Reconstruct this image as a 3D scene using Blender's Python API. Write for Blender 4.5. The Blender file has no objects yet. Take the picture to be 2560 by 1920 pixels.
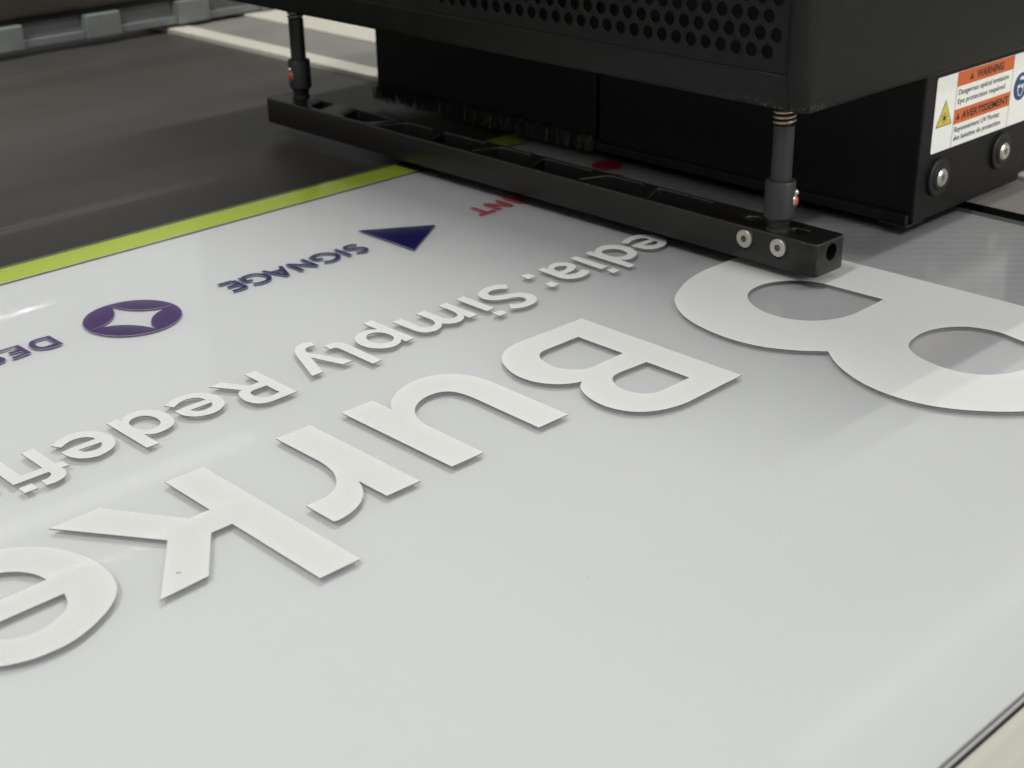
import bpy, bmesh, math, random
from mathutils import Matrix, Vector
random.seed(7)
S = bpy.context.scene
COL = S.collection

# ------------------------------------------------------------------ camera
cam_d = bpy.data.cameras.new('camera')
cam_d.sensor_width = 36.0
cam_d.lens = 50.625
cam_d.clip_start = 0.01
cam_d.clip_end = 100.0
cam = bpy.data.objects.new('camera', cam_d)
COL.objects.link(cam)
right = Vector((0.71821558, -0.6956431, -0.01571836))
down = Vector((-0.29881813, -0.2879563, -0.90982905))
fwd = Vector((0.6283901, 0.65815032, -0.41468547))
M = Matrix((right, -down, -fwd)).transposed().to_4x4()
M.translation = Vector((0, 0, 0.3092))
cam.matrix_world = M
cam_d.dof.use_dof = True
cam_d.dof.focus_distance = 0.76
cam_d.dof.aperture_fstop = 15.0
S.camera = cam

# ------------------------------------------------------------------ world and lamps
world = bpy.data.worlds.new('World')
S.world = world
world.use_nodes = True
wn = world.node_tree.nodes
wn['Background'].inputs['Color'].default_value = (0.98, 1.0, 0.98, 1)
wn['Background'].inputs['Strength'].default_value = 0.31

def strip(name, loc, sx, sy, power, col=(1.0, 0.98, 0.93)):
    d = bpy.data.lights.new(name, 'AREA')
    d.shape = 'RECTANGLE'; d.size = sx; d.size_y = sy
    d.energy = power; d.color = col
    o = bpy.data.objects.new(name, d); COL.objects.link(o)
    o.location = loc
    return o
strip('ceiling_strip_lamp', (1.37, 1.208, 2.2), 1.2, 0.022, 19)
strip('ceiling_strip_lamp', (1.37, 1.338, 2.2), 1.2, 0.022, 15.5)
strip('ceiling_strip_lamp', (-1.95, 0.25, 3.0), 1.6, 0.10, 92)
strip('ceiling_strip_lamp', (0.9, -1.6, 3.0), 1.8, 0.12, 20)
side = strip('added_label_fill', (1.1, -2.6, 1.7), 1.4, 0.9, 10)  # added fill light for the label side, no known source
side.data.spread = math.radians(60)
side.rotation_euler = (math.atan2(3.1, 1.6), 0, 0)
def glint(y, xa, xb, w, power, z=0.32, spread=1.2):  # added lights that draw streaks on the board, no known source
    o = strip('added_streak_light', ((xa + xb) / 2, y, z), xb - xa, w, power)
    o.data.spread = math.radians(spread)
glint(0.7815, 0.05, 0.362, 0.0008, 0.0065, 0.2)
glint(0.5430, -0.25, 0.345, 0.0110, 0.0022, 0.30, 3.0)
glint(0.4900, -0.25, 0.300, 0.0040, 0.0010, 0.30, 1.5)
glint(0.2120, 0.330, 0.900, 0.0080, 0.0011, 0.30, 3.5)
vs = S.view_settings
vs.view_transform = 'Standard'; vs.look = 'None'; vs.exposure = -0.12; vs.gamma = 1.0
vs.use_curve_mapping = False

# ------------------------------------------------------------------ materials
def mat(name, col, rough=0.5, metal=0.0, spec=0.5, noise=None, bump=None, coat=0.0):
    m = bpy.data.materials.new(name); m.use_nodes = True
    nt = m.node_tree; b = nt.nodes['Principled BSDF']
    b.inputs['Base Color'].default_value = (*col, 1)
    b.inputs['Roughness'].default_value = rough
    b.inputs['Metallic'].default_value = metal
    b.inputs['Specular IOR Level'].default_value = spec
    b.inputs['Coat Weight'].default_value = coat
    tc = nt.nodes.new('ShaderNodeTexCoord')
    if noise:
        sc, amt = noise[0], noise[1]
        mp = nt.nodes.new('ShaderNodeMapping'); nt.links.new(tc.outputs['Object'], mp.inputs[0])
        if len(noise) > 2: mp.inputs['Scale'].default_value = noise[2]
        n = nt.nodes.new('ShaderNodeTexNoise'); n.inputs['Scale'].default_value = sc
        n.inputs['Detail'].default_value = 5
        nt.links.new(mp.outputs[0], n.inputs['Vector'])
        r = nt.nodes.new('ShaderNodeMapRange')
        r.inputs['From Min'].default_value = 0.3; r.inputs['From Max'].default_value = 0.7
        r.inputs['To Min'].default_value = 1 - amt; r.inputs['To Max'].default_value = 1 + amt
        nt.links.new(n.outputs['Fac'], r.inputs[0])
        v = nt.nodes.new('ShaderNodeVectorMath'); v.operation = 'SCALE'
        v.inputs[0].default_value = col
        nt.links.new(r.outputs[0], v.inputs['Scale'])
        nt.links.new(v.outputs[0], b.inputs['Base Color'])
    if bump:
        mp2 = nt.nodes.new('ShaderNodeMapping'); nt.links.new(tc.outputs['Object'], mp2.inputs[0])
        if len(bump) > 2: mp2.inputs['Scale'].default_value = bump[2]
        n2 = nt.nodes.new('ShaderNodeTexNoise'); n2.inputs['Scale'].default_value = bump[0]
        n2.inputs['Detail'].default_value = 3
        nt.links.new(mp2.outputs[0], n2.inputs['Vector'])
        bp = nt.nodes.new('ShaderNodeBump'); bp.inputs['Distance'].default_value = 0.001
        bp.inputs['Strength'].default_value = bump[1]
        nt.links.new(n2.outputs['Fac'], bp.inputs['Height'])
        nt.links.new(bp.outputs[0], b.inputs['Normal'])
    return m

WHITE_INK = mat('raised white ink', (0.512, 0.520, 0.512), 0.5, spec=0.3, noise=(1300, 0.13), bump=(1300, 0.5))
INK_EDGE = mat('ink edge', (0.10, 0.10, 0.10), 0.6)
INK_SIDE = mat('white ink edge', (0.45, 0.45, 0.48), 0.5)
PALE_SIDE = mat('pale strip edge', (0.80, 0.80, 0.84), 0.4)
RECESS_DARK = mat('painted recess black', (0.003, 0.003, 0.003), 0.7, spec=0.2)  # near-black paints in the bar recesses' shade; also used in the rail gap
PURPLE = mat('purple ink', (0.045, 0.006, 0.110), 0.45, noise=(1500, 0.35))
NAVY = mat('navy ink', (0.006, 0.004, 0.085), 0.4, noise=(1500, 0.25))
RED = mat('crimson ink', (0.50, 0.006, 0.055), 0.45, noise=(1500, 0.1))
GREEN = mat('lime ink', (0.47, 0.56, 0.060), 0.45, noise=(600, 0.05))
BLACKP = mat('black plastic cover', (0.0065, 0.0065, 0.0065), 0.5, spec=0.32, noise=(60, 0.25), bump=(1800, 0.25))
BLACKBOX = mat('black coated housing', (0.0065, 0.006, 0.006), 0.55, spec=0.28, noise=(40, 0.2), bump=(2500, 0.1))
BAR_M = mat('black anodised bar', (0.008, 0.0072, 0.0065), 0.30, spec=0.5, noise=(1200, 0.35), bump=(3500, 0.08))
DARK_BR = mat('dark bristle', (0.012, 0.010, 0.009), 0.6)
RUBBER = mat('black rubber', (0.012, 0.012, 0.012), 0.55, spec=0.4)
EDGE_SHINE = mat('painted bar edge highlight', (0.045, 0.040, 0.034), 0.3, metal=0.3, noise=(400, 0.6))  # paler colour painted in for the highlight along the bevels
POST_M = mat('dark grey post', (0.016, 0.016, 0.0165), 0.5, noise=(1500, 0.15))
STEEL = mat('zinc screw head', (0.55, 0.54, 0.50), 0.38, metal=0.85, noise=(900, 0.12))
SCREW_IN = mat('screw socket', (0.10, 0.09, 0.05), 0.5, metal=0.6)
SPRING_M = mat('bronze spring wire', (0.42, 0.33, 0.25), 0.35, metal=0.8)
ORANGE = mat('orange enamel', (0.45, 0.06, 0.02), 0.35)
ORANGE_L = mat('label orange', (0.62, 0.12, 0.02), 0.5)
YELLOW_L = mat('label yellow', (0.62, 0.50, 0.05), 0.5)
WHITE_L = mat('label white', (0.82, 0.83, 0.80), 0.42, noise=(300, 0.03))
BLUE_L = mat('label blue', (0.015, 0.05, 0.17), 0.5)
TXT_L = mat('label black', (0.012, 0.012, 0.012), 0.5)
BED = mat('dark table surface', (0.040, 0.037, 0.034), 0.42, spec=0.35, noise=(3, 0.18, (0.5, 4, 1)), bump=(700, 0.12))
def bed_sheen_wear(m):
    """paints the far-half sheen into the mat colour, plus one scrape"""
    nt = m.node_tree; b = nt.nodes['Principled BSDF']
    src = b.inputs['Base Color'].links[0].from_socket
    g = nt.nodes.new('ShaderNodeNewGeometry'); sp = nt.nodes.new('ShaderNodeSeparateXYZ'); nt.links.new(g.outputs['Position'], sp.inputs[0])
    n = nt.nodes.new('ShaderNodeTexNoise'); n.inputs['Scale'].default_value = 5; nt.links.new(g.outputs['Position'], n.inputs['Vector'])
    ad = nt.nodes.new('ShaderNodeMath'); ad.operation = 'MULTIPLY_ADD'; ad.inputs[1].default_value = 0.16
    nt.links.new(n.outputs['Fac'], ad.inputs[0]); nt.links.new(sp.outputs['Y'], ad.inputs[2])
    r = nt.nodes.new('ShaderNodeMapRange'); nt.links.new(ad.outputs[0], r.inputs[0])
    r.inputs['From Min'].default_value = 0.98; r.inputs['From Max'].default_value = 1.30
    r.inputs['To Min'].default_value = 0.55; r.inputs['To Max'].default_value = 1.55  # paler far half stands in for grazing reflection
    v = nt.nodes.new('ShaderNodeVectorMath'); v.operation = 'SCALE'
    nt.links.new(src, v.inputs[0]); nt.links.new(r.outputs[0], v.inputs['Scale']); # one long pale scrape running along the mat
    def rng(sock, a0, a1, b0, b1):
        q = nt.nodes.new('ShaderNodeMapRange'); nt.links.new(sock, q.inputs[0])
        q.inputs['From Min'].default_value = a0; q.inputs['From Max'].default_value = a1
        q.inputs['To Min'].default_value = b0; q.inputs['To Max'].default_value = b1
        return q.outputs[0]
    def mth(op, p, q):
        k = nt.nodes.new('ShaderNodeMath'); k.operation = op
        for i_, s_ in enumerate((p, q)):
            if isinstance(s_, float): k.inputs[i_].default_value = s_
            else: nt.links.new(s_, k.inputs[i_])
        return k.outputs[0]
    n3 = nt.nodes.new('ShaderNodeTexNoise'); n3.inputs['Scale'].default_value = 30; n3.inputs['Detail'].default_value = 4
    mp = nt.nodes.new('ShaderNodeMapping'); mp.inputs['Scale'].default_value = (0.15, 6, 1)
    nt.links.new(g.outputs['Position'], mp.inputs[0]); nt.links.new(mp.outputs[0], n3.inputs['Vector'])
    dy = mth('ABSOLUTE', mth('SUBTRACT', sp.outputs['Y'], 0.943), 0.0)
    band = mth('MULTIPLY', rng(dy, 0.002, 0.016, 1.0, 0.0), rng(n3.outputs['Fac'], 0.42, 0.62, 0.0, 1.0))
    band = mth('MULTIPLY', band, rng(sp.outputs['X'], 0.62, 0.40, 0.0, 1.0))
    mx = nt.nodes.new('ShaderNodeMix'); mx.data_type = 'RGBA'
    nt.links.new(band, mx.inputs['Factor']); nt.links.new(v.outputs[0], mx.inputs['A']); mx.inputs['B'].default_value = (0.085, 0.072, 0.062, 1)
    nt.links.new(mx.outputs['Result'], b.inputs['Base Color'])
bed_sheen_wear(BED)
CREAM = mat('cream painted metal', (0.62, 0.60, 0.53), 0.5, noise=(14, 0.06, (1, 6, 1)), bump=(300, 0.05))
CREAM_N = mat('cream brushed metal', (0.41, 0.40, 0.36), 0.45, noise=(60, 0.10, (0.15, 3, 1)), bump=(300, 0.08, (0.1, 3, 1)))
RAIL = mat('grey painted rail', (0.24, 0.23, 0.215), 0.45, noise=(12, 0.12))
BEAM_M = mat('brown grey beam', (0.13, 0.112, 0.095), 0.32, metal=0.3, noise=(8, 0.2, (0.3, 1, 3)))
CLIP_M = mat('grey plastic chain', (0.24, 0.255, 0.255), 0.5, noise=(60, 0.1))
BRISTLE = mat('pale bristle', (0.15, 0.115, 0.085), 0.6, noise=(500, 0.5))
YTAB = mat('yellow tab', (0.35, 0.30, 0.06), 0.5)

def translucent(m, refl, trans):
    """white ink: part of the light scatters through it to the board below"""
    nt = m.node_tree; out = nt.nodes['Material Output']; b = nt.nodes['Principled BSDF']
    t = nt.nodes.new('ShaderNodeBsdfTranslucent'); t.inputs[0].default_value = (*trans, 1)
    ad = nt.nodes.new('ShaderNodeAddShader')
    nt.links.new(b.outputs[0], ad.inputs[0]); nt.links.new(t.outputs[0], ad.inputs[1])
    nt.links.new(ad.outputs[0], out.inputs['Surface'])
translucent(WHITE_INK, 0, (0.40, 0.40, 0.40))
translucent(PURPLE, 0, (0.12, 0.05, 0.22)); translucent(NAVY, 0, (0.06, 0.06, 0.22)); translucent(RED, 0, (0.40, 0.08, 0.12))

# white board face with faint diagonal banding towards the far end
def board_mat():
    m = mat('white board face', (0.665, 0.675, 0.685), 0.6, spec=0.2)
    nt = m.node_tree; b = nt.nodes['Principled BSDF']
    g = nt.nodes.new('ShaderNodeNewGeometry')
    mp = nt.nodes.new('ShaderNodeMapping'); mp.inputs['Rotation'].default_value = (0, 0, math.radians(-42))
    nt.links.new(g.outputs['Position'], mp.inputs[0])
    w = nt.nodes.new('ShaderNodeTexWave'); w.inputs['Scale'].default_value = 29
    w.inputs['Distortion'].default_value = 1.8; w.inputs['Detail'].default_value = 1
    w.inputs['Detail Scale'].default_value = 3
    nt.links.new(mp.outputs[0], w.inputs['Vector'])
    sx = nt.nodes.new('ShaderNodeSeparateXYZ'); nt.links.new(g.outputs['Position'], sx.inputs[0])
    mr = nt.nodes.new('ShaderNodeMapRange'); nt.links.new(sx.outputs['X'], mr.inputs[0])
    mr.inputs['From Min'].default_value = 0.72; mr.inputs['From Max'].default_value = 0.80
    mr.inputs['To Min'].default_value = 0.0; mr.inputs['To Max'].default_value = 0.085
    mu = nt.nodes.new('ShaderNodeMath'); mu.operation = 'MULTIPLY'
    nt.links.new(w.outputs['Fac'], mu.inputs[0]); nt.links.new(mr.outputs[0], mu.inputs[1])
    n = nt.nodes.new('ShaderNodeTexNoise'); n.inputs['Scale'].default_value = 1800; n.inputs['Detail'].default_value = 2
    nt.links.new(g.outputs['Position'], n.inputs['Vector'])
    nm = nt.nodes.new('ShaderNodeMath'); nm.operation = 'MULTIPLY_ADD'
    nt.links.new(n.outputs['Fac'], nm.inputs[0]); nm.inputs[1].default_value = 0.08
    nt.links.new(mu.outputs[0], nm.inputs[2])
    su = nt.nodes.new('ShaderNodeMath'); su.operation = 'SUBTRACT'; su.inputs[0].default_value = 1.03
    nt.links.new(nm.outputs[0], su.inputs[1])
    v = nt.nodes.new('ShaderNodeVectorMath'); v.operation = 'SCALE'; v.inputs[0].default_value = (0.665, 0.675, 0.685)
    nt.links.new(su.outputs[0], v.inputs['Scale'])
    nt.links.new(v.outputs[0], b.inputs['Base Color'])
    b.inputs['Subsurface Weight'].default_value = 0.5
    b.inputs['Subsurface Radius'].default_value = (1, 1, 1)
    b.inputs['Subsurface Scale'].default_value = 0.0030
    return m
BOARD = board_mat()

# cover plastic with pale scuffs along the lower lip near the corner
def scuffed():
    m = mat('scuffed black plastic', (0.0052, 0.0052, 0.0052), 0.5, spec=0.25, bump=(1800, 0.25))
    nt = m.node_tree; b = nt.nodes['Principled BSDF']
    g = nt.nodes.new('ShaderNodeNewGeometry')
    def noise(sc, scale3, lo, hi):
        mp = nt.nodes.new('ShaderNodeMapping'); mp.inputs['Scale'].default_value = scale3
        nt.links.new(g.outputs['Position'], mp.inputs[0])
        n = nt.nodes.new('ShaderNodeTexNoise'); n.inputs['Scale'].default_value = sc; n.inputs['Detail'].default_value = 3
        nt.links.new(mp.outputs[0], n.inputs['Vector'])
        r = nt.nodes.new('ShaderNodeMapRange'); r.inputs['From Min'].default_value = lo; r.inputs['From Max'].default_value = hi
        nt.links.new(n.outputs['Fac'], r.inputs[0]); return r.outputs[0]
    a = noise(900, (1, 1, 0.12), 0.56, 0.66)
    sp = nt.nodes.new('ShaderNodeSeparateXYZ'); nt.links.new(g.outputs['Position'], sp.inputs[0])
    zr = nt.nodes.new('ShaderNodeMapRange'); nt.links.new(sp.outputs['Z'], zr.inputs[0])
    zr.inputs['From Min'].default_value = 0.1135; zr.inputs['From Max'].default_value = 0.1088
    yr = nt.nodes.new('ShaderNodeMapRange'); nt.links.new(sp.outputs['Y'], yr.inputs[0])
    yr.inputs['From Min'].default_value = 0.57; yr.inputs['From Max'].default_value = 0.49
    xr = nt.nodes.new('ShaderNodeMapRange'); nt.links.new(sp.outputs['X'], xr.inputs[0])
    xr.inputs['From Min'].default_value = 0.71; xr.inputs['From Max'].default_value = 0.68
    def mul(p, q):
        k = nt.nodes.new('ShaderNodeMath'); k.operation = 'MULTIPLY'
        nt.links.new(p, k.inputs[0]); nt.links.new(q, k.inputs[1]); return k.outputs[0]
    s1 = mul(mul(a, zr.outputs[0]), mul(yr.outputs[0], xr.outputs[0]))
    dust = noise(45, (1, 1, 1), 0.50, 0.75)
    grit = noise(1500, (1, 1, 1), 0.55, 0.75)
    s2 = mul(dust, grit)
    k2 = nt.nodes.new('ShaderNodeMath'); k2.operation = 'MULTIPLY_ADD'; k2.inputs[1].default_value = 0.35
    nt.links.new(s2, k2.inputs[0]); nt.links.new(s1, k2.inputs[2])
    mx = nt.nodes.new('ShaderNodeMix'); mx.data_type = 'RGBA'; mx.clamp_factor = True
    mx.inputs['A'].default_value = (0.0052, 0.0052, 0.0052, 1); mx.inputs['B'].default_value = (0.12, 0.12, 0.11, 1)
    nt.links.new(k2.outputs[0], mx.inputs['Factor']); nt.links.new(mx.outputs['Result'], b.inputs['Base Color'])
    return m
SCUFF = scuffed()

# clear sheet: straight-through transparency with a Fresnel gloss
def clear_mat():
    m = bpy.data.materials.new('clear acrylic'); m.use_nodes = True
    nt = m.node_tree; nt.nodes.clear()
    out = nt.nodes.new('ShaderNodeOutputMaterial')
    mix = nt.nodes.new('ShaderNodeMixShader'); fr = nt.nodes.new('ShaderNodeFresnel'); fr.inputs['IOR'].default_value = 1.49
    tr = nt.nodes.new('ShaderNodeBsdfTransparent'); tr.inputs['Color'].default_value = (0.985, 0.992, 0.995, 1)
    gl = nt.nodes.new('ShaderNodeBsdfGlossy'); gl.inputs['Roughness'].default_value = 0.09
    g = nt.nodes.new('ShaderNodeNewGeometry')
    n = nt.nodes.new('ShaderNodeTexNoise'); n.inputs['Scale'].default_value = 9; n.inputs['Detail'].default_value = 6
    r = nt.nodes.new('ShaderNodeMapRange'); r.inputs['From Min'].default_value = 0.3; r.inputs['From Max'].default_value = 0.7
    r.inputs['To Min'].default_value = 0.10; r.inputs['To Max'].default_value = 0.20
    nt.links.new(g.outputs['Position'], n.inputs['Vector']); nt.links.new(n.outputs['Fac'], r.inputs[0]); nt.links.new(r.outputs[0], gl.inputs['Roughness'])
    n2 = nt.nodes.new('ShaderNodeTexNoise'); n2.inputs['Scale'].default_value = 4; n2.inputs['Detail'].default_value = 1
    nt.links.new(g.outputs['Position'], n2.inputs['Vector'])
    bp = nt.nodes.new('ShaderNodeBump'); bp.inputs['Distance'].default_value = 0.002; bp.inputs['Strength'].default_value = 0.35
    nt.links.new(n2.outputs['Fac'], bp.inputs['Height']); nt.links.new(bp.outputs[0], gl.inputs['Normal'])
    nt.links.new(fr.outputs[0], mix.inputs[0]); nt.links.new(tr.outputs[0], mix.inputs[1]); nt.links.new(gl.outputs[0], mix.inputs[2])
    nt.links.new(mix.outputs[0], out.inputs['Surface'])
    return m
CLEAR = clear_mat()
EDGE_G = mat('sheet cut edge', (0.22, 0.24, 0.23), 0.3)

# ------------------------------------------------------------------ helpers
def tag(o, label=None, cat=None, group=None, kind=None):
    if label: o['label'] = label
    if cat: o['category'] = cat
    if group: o['group'] = group
    if kind: o['kind'] = kind
    return o

def empty(name, loc=(0, 0, 0)):
    o = bpy.data.objects.new(name, None); COL.objects.link(o); o.location = loc
    o.empty_display_size = 0.02
    return o

def link(name, me, mats, parent=None, smooth=False):
    o = bpy.data.objects.new(name, me)
    for m in mats: me.materials.append(m)
    if smooth:
        for p in me.polygons: p.use_smooth = True
    COL.objects.link(o)
    if parent:
        o.parent = parent
        # parts are modelled in world coordinates
        ml = Vector((0, 0, 0)); p = parent
        while p: ml += p.location; p = p.parent
        o.location = -ml
    return o

def fix_smooth(o, ang=35):
    me = o.data
    for p in me.polygons: p.use_smooth = True
    me.set_sharp_from_angle(angle=math.radians(ang))

class MB:
    def __init__(s): s.bm = bmesh.new()
    def box(s, x0, x1, y0, y1, z0, z1, bevel=0.0, seg=2, mi=0):
        r = bmesh.ops.create_cube(s.bm, size=1.0)
        vs_ = r['verts']
        for v in vs_:
            v.co = Vector(((x0 + x1) / 2 + v.co.x * (x1 - x0), (y0 + y1) / 2 + v.co.y * (y1 - y0), (z0 + z1) / 2 + v.co.z * (z1 - z0)))
        fs = set(f for v in vs_ for f in v.link_faces)
        for f in fs: f.material_index = mi
        if bevel:
            es = list(set(e for v in vs_ for e in v.link_edges))
            bmesh.ops.bevel(s.bm, geom=es, offset=bevel, segments=seg, affect='EDGES', profile=0.5)
        return s
    def cyl(s, p0, p1, r0, r1=None, n=32, mi=0, caps=True):
        r1 = r0 if r1 is None else r1
        p0 = Vector(p0); p1 = Vector(p1); d = p1 - p0
        q = Vector((0, 0, 1)).rotation_difference(d.normalized()).to_matrix().to_4x4()
        mtx = Matrix.Translation((p0 + p1) / 2) @ q
        r = bmesh.ops.create_cone(s.bm, cap_ends=caps, segments=n, radius1=max(r0, 1e-6), radius2=max(r1, 1e-6), depth=d.length, matrix=mtx)
        for f in set(f for v in r['verts'] for f in v.link_faces): f.material_index = mi
        return s
    def lathe(s, c, axis, prof, n=40, mi=0):
        """prof: list of (distance along axis, radius)"""
        axis = Vector(axis).normalized(); c = Vector(c)
        q = Vector((0, 0, 1)).rotation_difference(axis).to_matrix()
        rings = []
        for t, r in prof:
            rings.append([s.bm.verts.new(c + q @ Vector((r * math.cos(2 * math.pi * i / n), r * math.sin(2 * math.pi * i / n), t))) for i in range(n)])
        for a, b in zip(rings, rings[1:]):
            for i in range(n):
                f = s.bm.faces.new((a[i], a[(i + 1) % n], b[(i + 1) % n], b[i])); f.material_index = mi
        f = s.bm.faces.new(rings[0][::-1]); f.material_index = mi
        f = s.bm.faces.new(rings[-1]); f.material_index = mi
        return s
    def tube(s, pts, r, n=8, mi=0):
        rings = []
        for i, p in enumerate(pts):
            p = Vector(p); a = Vector(pts[max(i - 1, 0)]); b = Vector(pts[min(i + 1, len(pts) - 1)])
            t = (b - a).normalized()
            u = t.cross(Vector((0, 0, 1)))
            if u.length < 1e-4: u = t.cross(Vector((1, 0, 0)))
            u.normalize(); w = t.cross(u)
            rings.append([s.bm.verts.new(p + (u * math.cos(2 * math.pi * k / n) + w * math.sin(2 * math.pi * k / n)) * r) for k in range(n)])
        for a, b in zip(rings, rings[1:]):
            for k in range(n):
                f = s.bm.faces.new((a[k], a[(k + 1) % n], b[(k + 1) % n], b[k])); f.material_index = mi
        s.bm.faces.new(rings[0][::-1]).material_index = mi; s.bm.faces.new(rings[-1]).material_index = mi
        return s
    def build(s, name, mats, parent=None, smooth=None):
        bmesh.ops.recalc_face_normals(s.bm, faces=s.bm.faces)
        me = bpy.data.meshes.new(name); s.bm.to_mesh(me); s.bm.free()
        o = link(name, me, mats if isinstance(mats, list) else [mats], parent)
        if smooth: fix_smooth(o, smooth)
        return o

def plate_mesh(name, loops, w0, w1, mapfn=None, bevel=0.0):
    """flat plate with holes: loops of (u,v), extruded from w0 to w1, mapped to world by mapfn"""
    cu = bpy.data.curves.new(name, 'CURVE'); cu.dimensions = '2D'; cu.fill_mode = 'BOTH'
    cu.extrude = (w1 - w0) / 2 - bevel
    cu.bevel_depth = bevel; cu.bevel_resolution = 1
    if bevel: cu.offset = -bevel
    for lp in loops:
        sp = cu.splines.new('POLY'); sp.points.add(len(lp) - 1)
        for i, (u, v) in enumerate(lp): sp.points[i].co = (u, v, 0, 1)
        sp.use_cyclic_u = True
    ob = bpy.data.objects.new(name, cu); COL.objects.link(ob)
    dg = bpy.context.evaluated_depsgraph_get(); dg.update()
    me = bpy.data.meshes.new_from_object(ob.evaluated_get(dg))
    bpy.data.objects.remove(ob); bpy.data.curves.remove(cu)
    me.name = name
    bm = bmesh.new(); bm.from_mesh(me)
    bmesh.ops.remove_doubles(bm, verts=bm.verts, dist=1e-6)
    for v in bm.verts: v.co.z += (w0 + w1) / 2
    if mapfn:
        for v in bm.verts: v.co = Vector(mapfn(*v.co))
    bmesh.ops.recalc_face_normals(bm, faces=bm.faces)
    bm.to_mesh(me); bm.free()
    me.materials.clear()
    return me

def parse(s):
    return [(float(t.lstrip('~').split(',')[0]) / 1000, float(t.lstrip('~').split(',')[1]) / 1000, t[0] == '~') for t in s.split()]

def catmull(P, i, n):
    p0, p1, p2, p3 = P[i - 1], P[i], P[i + 1], P[i + 2]
    def tj(ti, a, b): return ti + max(math.hypot(b[0] - a[0], b[1] - a[1]), 1e-9) ** 0.5
    t0 = 0; t1 = tj(t0, p0, p1); t2 = tj(t1, p1, p2); t3 = tj(t2, p2, p3)
    out = []
    for k in range(n):
        t = t1 + (t2 - t1) * k / n
        def L(a, b, ta, tb): return tuple((tb - t) / (tb - ta) * a[j] + (t - ta) / (tb - ta) * b[j] for j in (0, 1))
        A1, A2, A3 = L(p0, p1, t0, t1), L(p1, p2, t1, t2), L(p2, p3, t2, t3)
        B1, B2 = L(A1, A2, t0, t2), L(A2, A3, t1, t3)
        out.append(L(B1, B2, t1, t2))
    return out

def spline_loop(pts, closed=True, n=7):
    """corner points break the curve; smooth points (True) are interpolated"""
    if closed and all(p[2] for p in pts):
        P = [p[:2] for p in pts]; m = len(P); out = []
        for i in range(m):
            Q = [P[(i - 1) % m], P[i], P[(i + 1) % m], P[(i + 2) % m]]
            out += catmull(Q, 1, n)
        return out
    if closed:
        k = next(i for i, p in enumerate(pts) if not p[2])
        pts = pts[k:] + pts[:k] + [pts[k]]
    out = []; i = 0
    while i < len(pts) - 1:
        j = i + 1
        while pts[j][2]: j += 1
        run = [p[:2] for p in pts[i:j + 1]]
        if len(run) == 2: out.append(run[0])
        else:
            # keep long straight lead-ins straight
            def d(a, b): return math.hypot(a[0] - b[0], a[1] - b[1])
            if d(run[0], run[1]) > 2.2 * d(run[1], run[2]):
                f = 0.35 * d(run[1], run[2]) / d(run[0], run[1])
                run.insert(1, (run[1][0] + (run[0][0] - run[1][0]) * f, run[1][1] + (run[0][1] - run[1][1]) * f))
                out.append(run[0]); run = run[1:]; lead = (2 * run[0][0] - run[1][0], 2 * run[0][1] - run[1][1])
            else: lead = (2 * run[0][0] - run[1][0], 2 * run[0][1] - run[1][1])
            tail_corner = None
            if len(run) > 2 and d(run[-1], run[-2]) > 2.2 * d(run[-2], run[-3]):
                f = 0.35 * d(run[-2], run[-3]) / d(run[-1], run[-2])
                tail_corner = run[-1]
                run = run[:-1] + [(run[-2][0] + (run[-1][0] - run[-2][0]) * f, run[-2][1] + (run[-1][1] - run[-2][1]) * f)]
            P = [lead] + run + [(2 * run[-1][0] - run[-2][0], 2 * run[-1][1] - run[-2][1])]
            for q in range(1, len(P) - 2): out += catmull(P, q, n)
            if tail_corner: out.append(run[-1])
        i = j
    if not closed: out.append(pts[-1][:2])
    return out

def stroke_loop(pts, w):
    L, R = [], []
    for i, p in enumerate(pts):
        a = pts[max(i - 1, 0)]; b = pts[min(i + 1, len(pts) - 1)]
        dx, dy = b[0] - a[0], b[1] - a[1]; q = math.hypot(dx, dy); nx, ny = -dy / q * w / 2, dx / q * w / 2
        L.append((p[0] + nx, p[1] + ny)); R.append((p[0] - nx, p[1] - ny))
    return L + R[::-1]

def circle(cx, cy, r, n=64): return [(cx + r * math.cos(2 * math.pi * i / n), cy + r * math.sin(2 * math.pi * i / n)) for i in range(n)]

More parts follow.
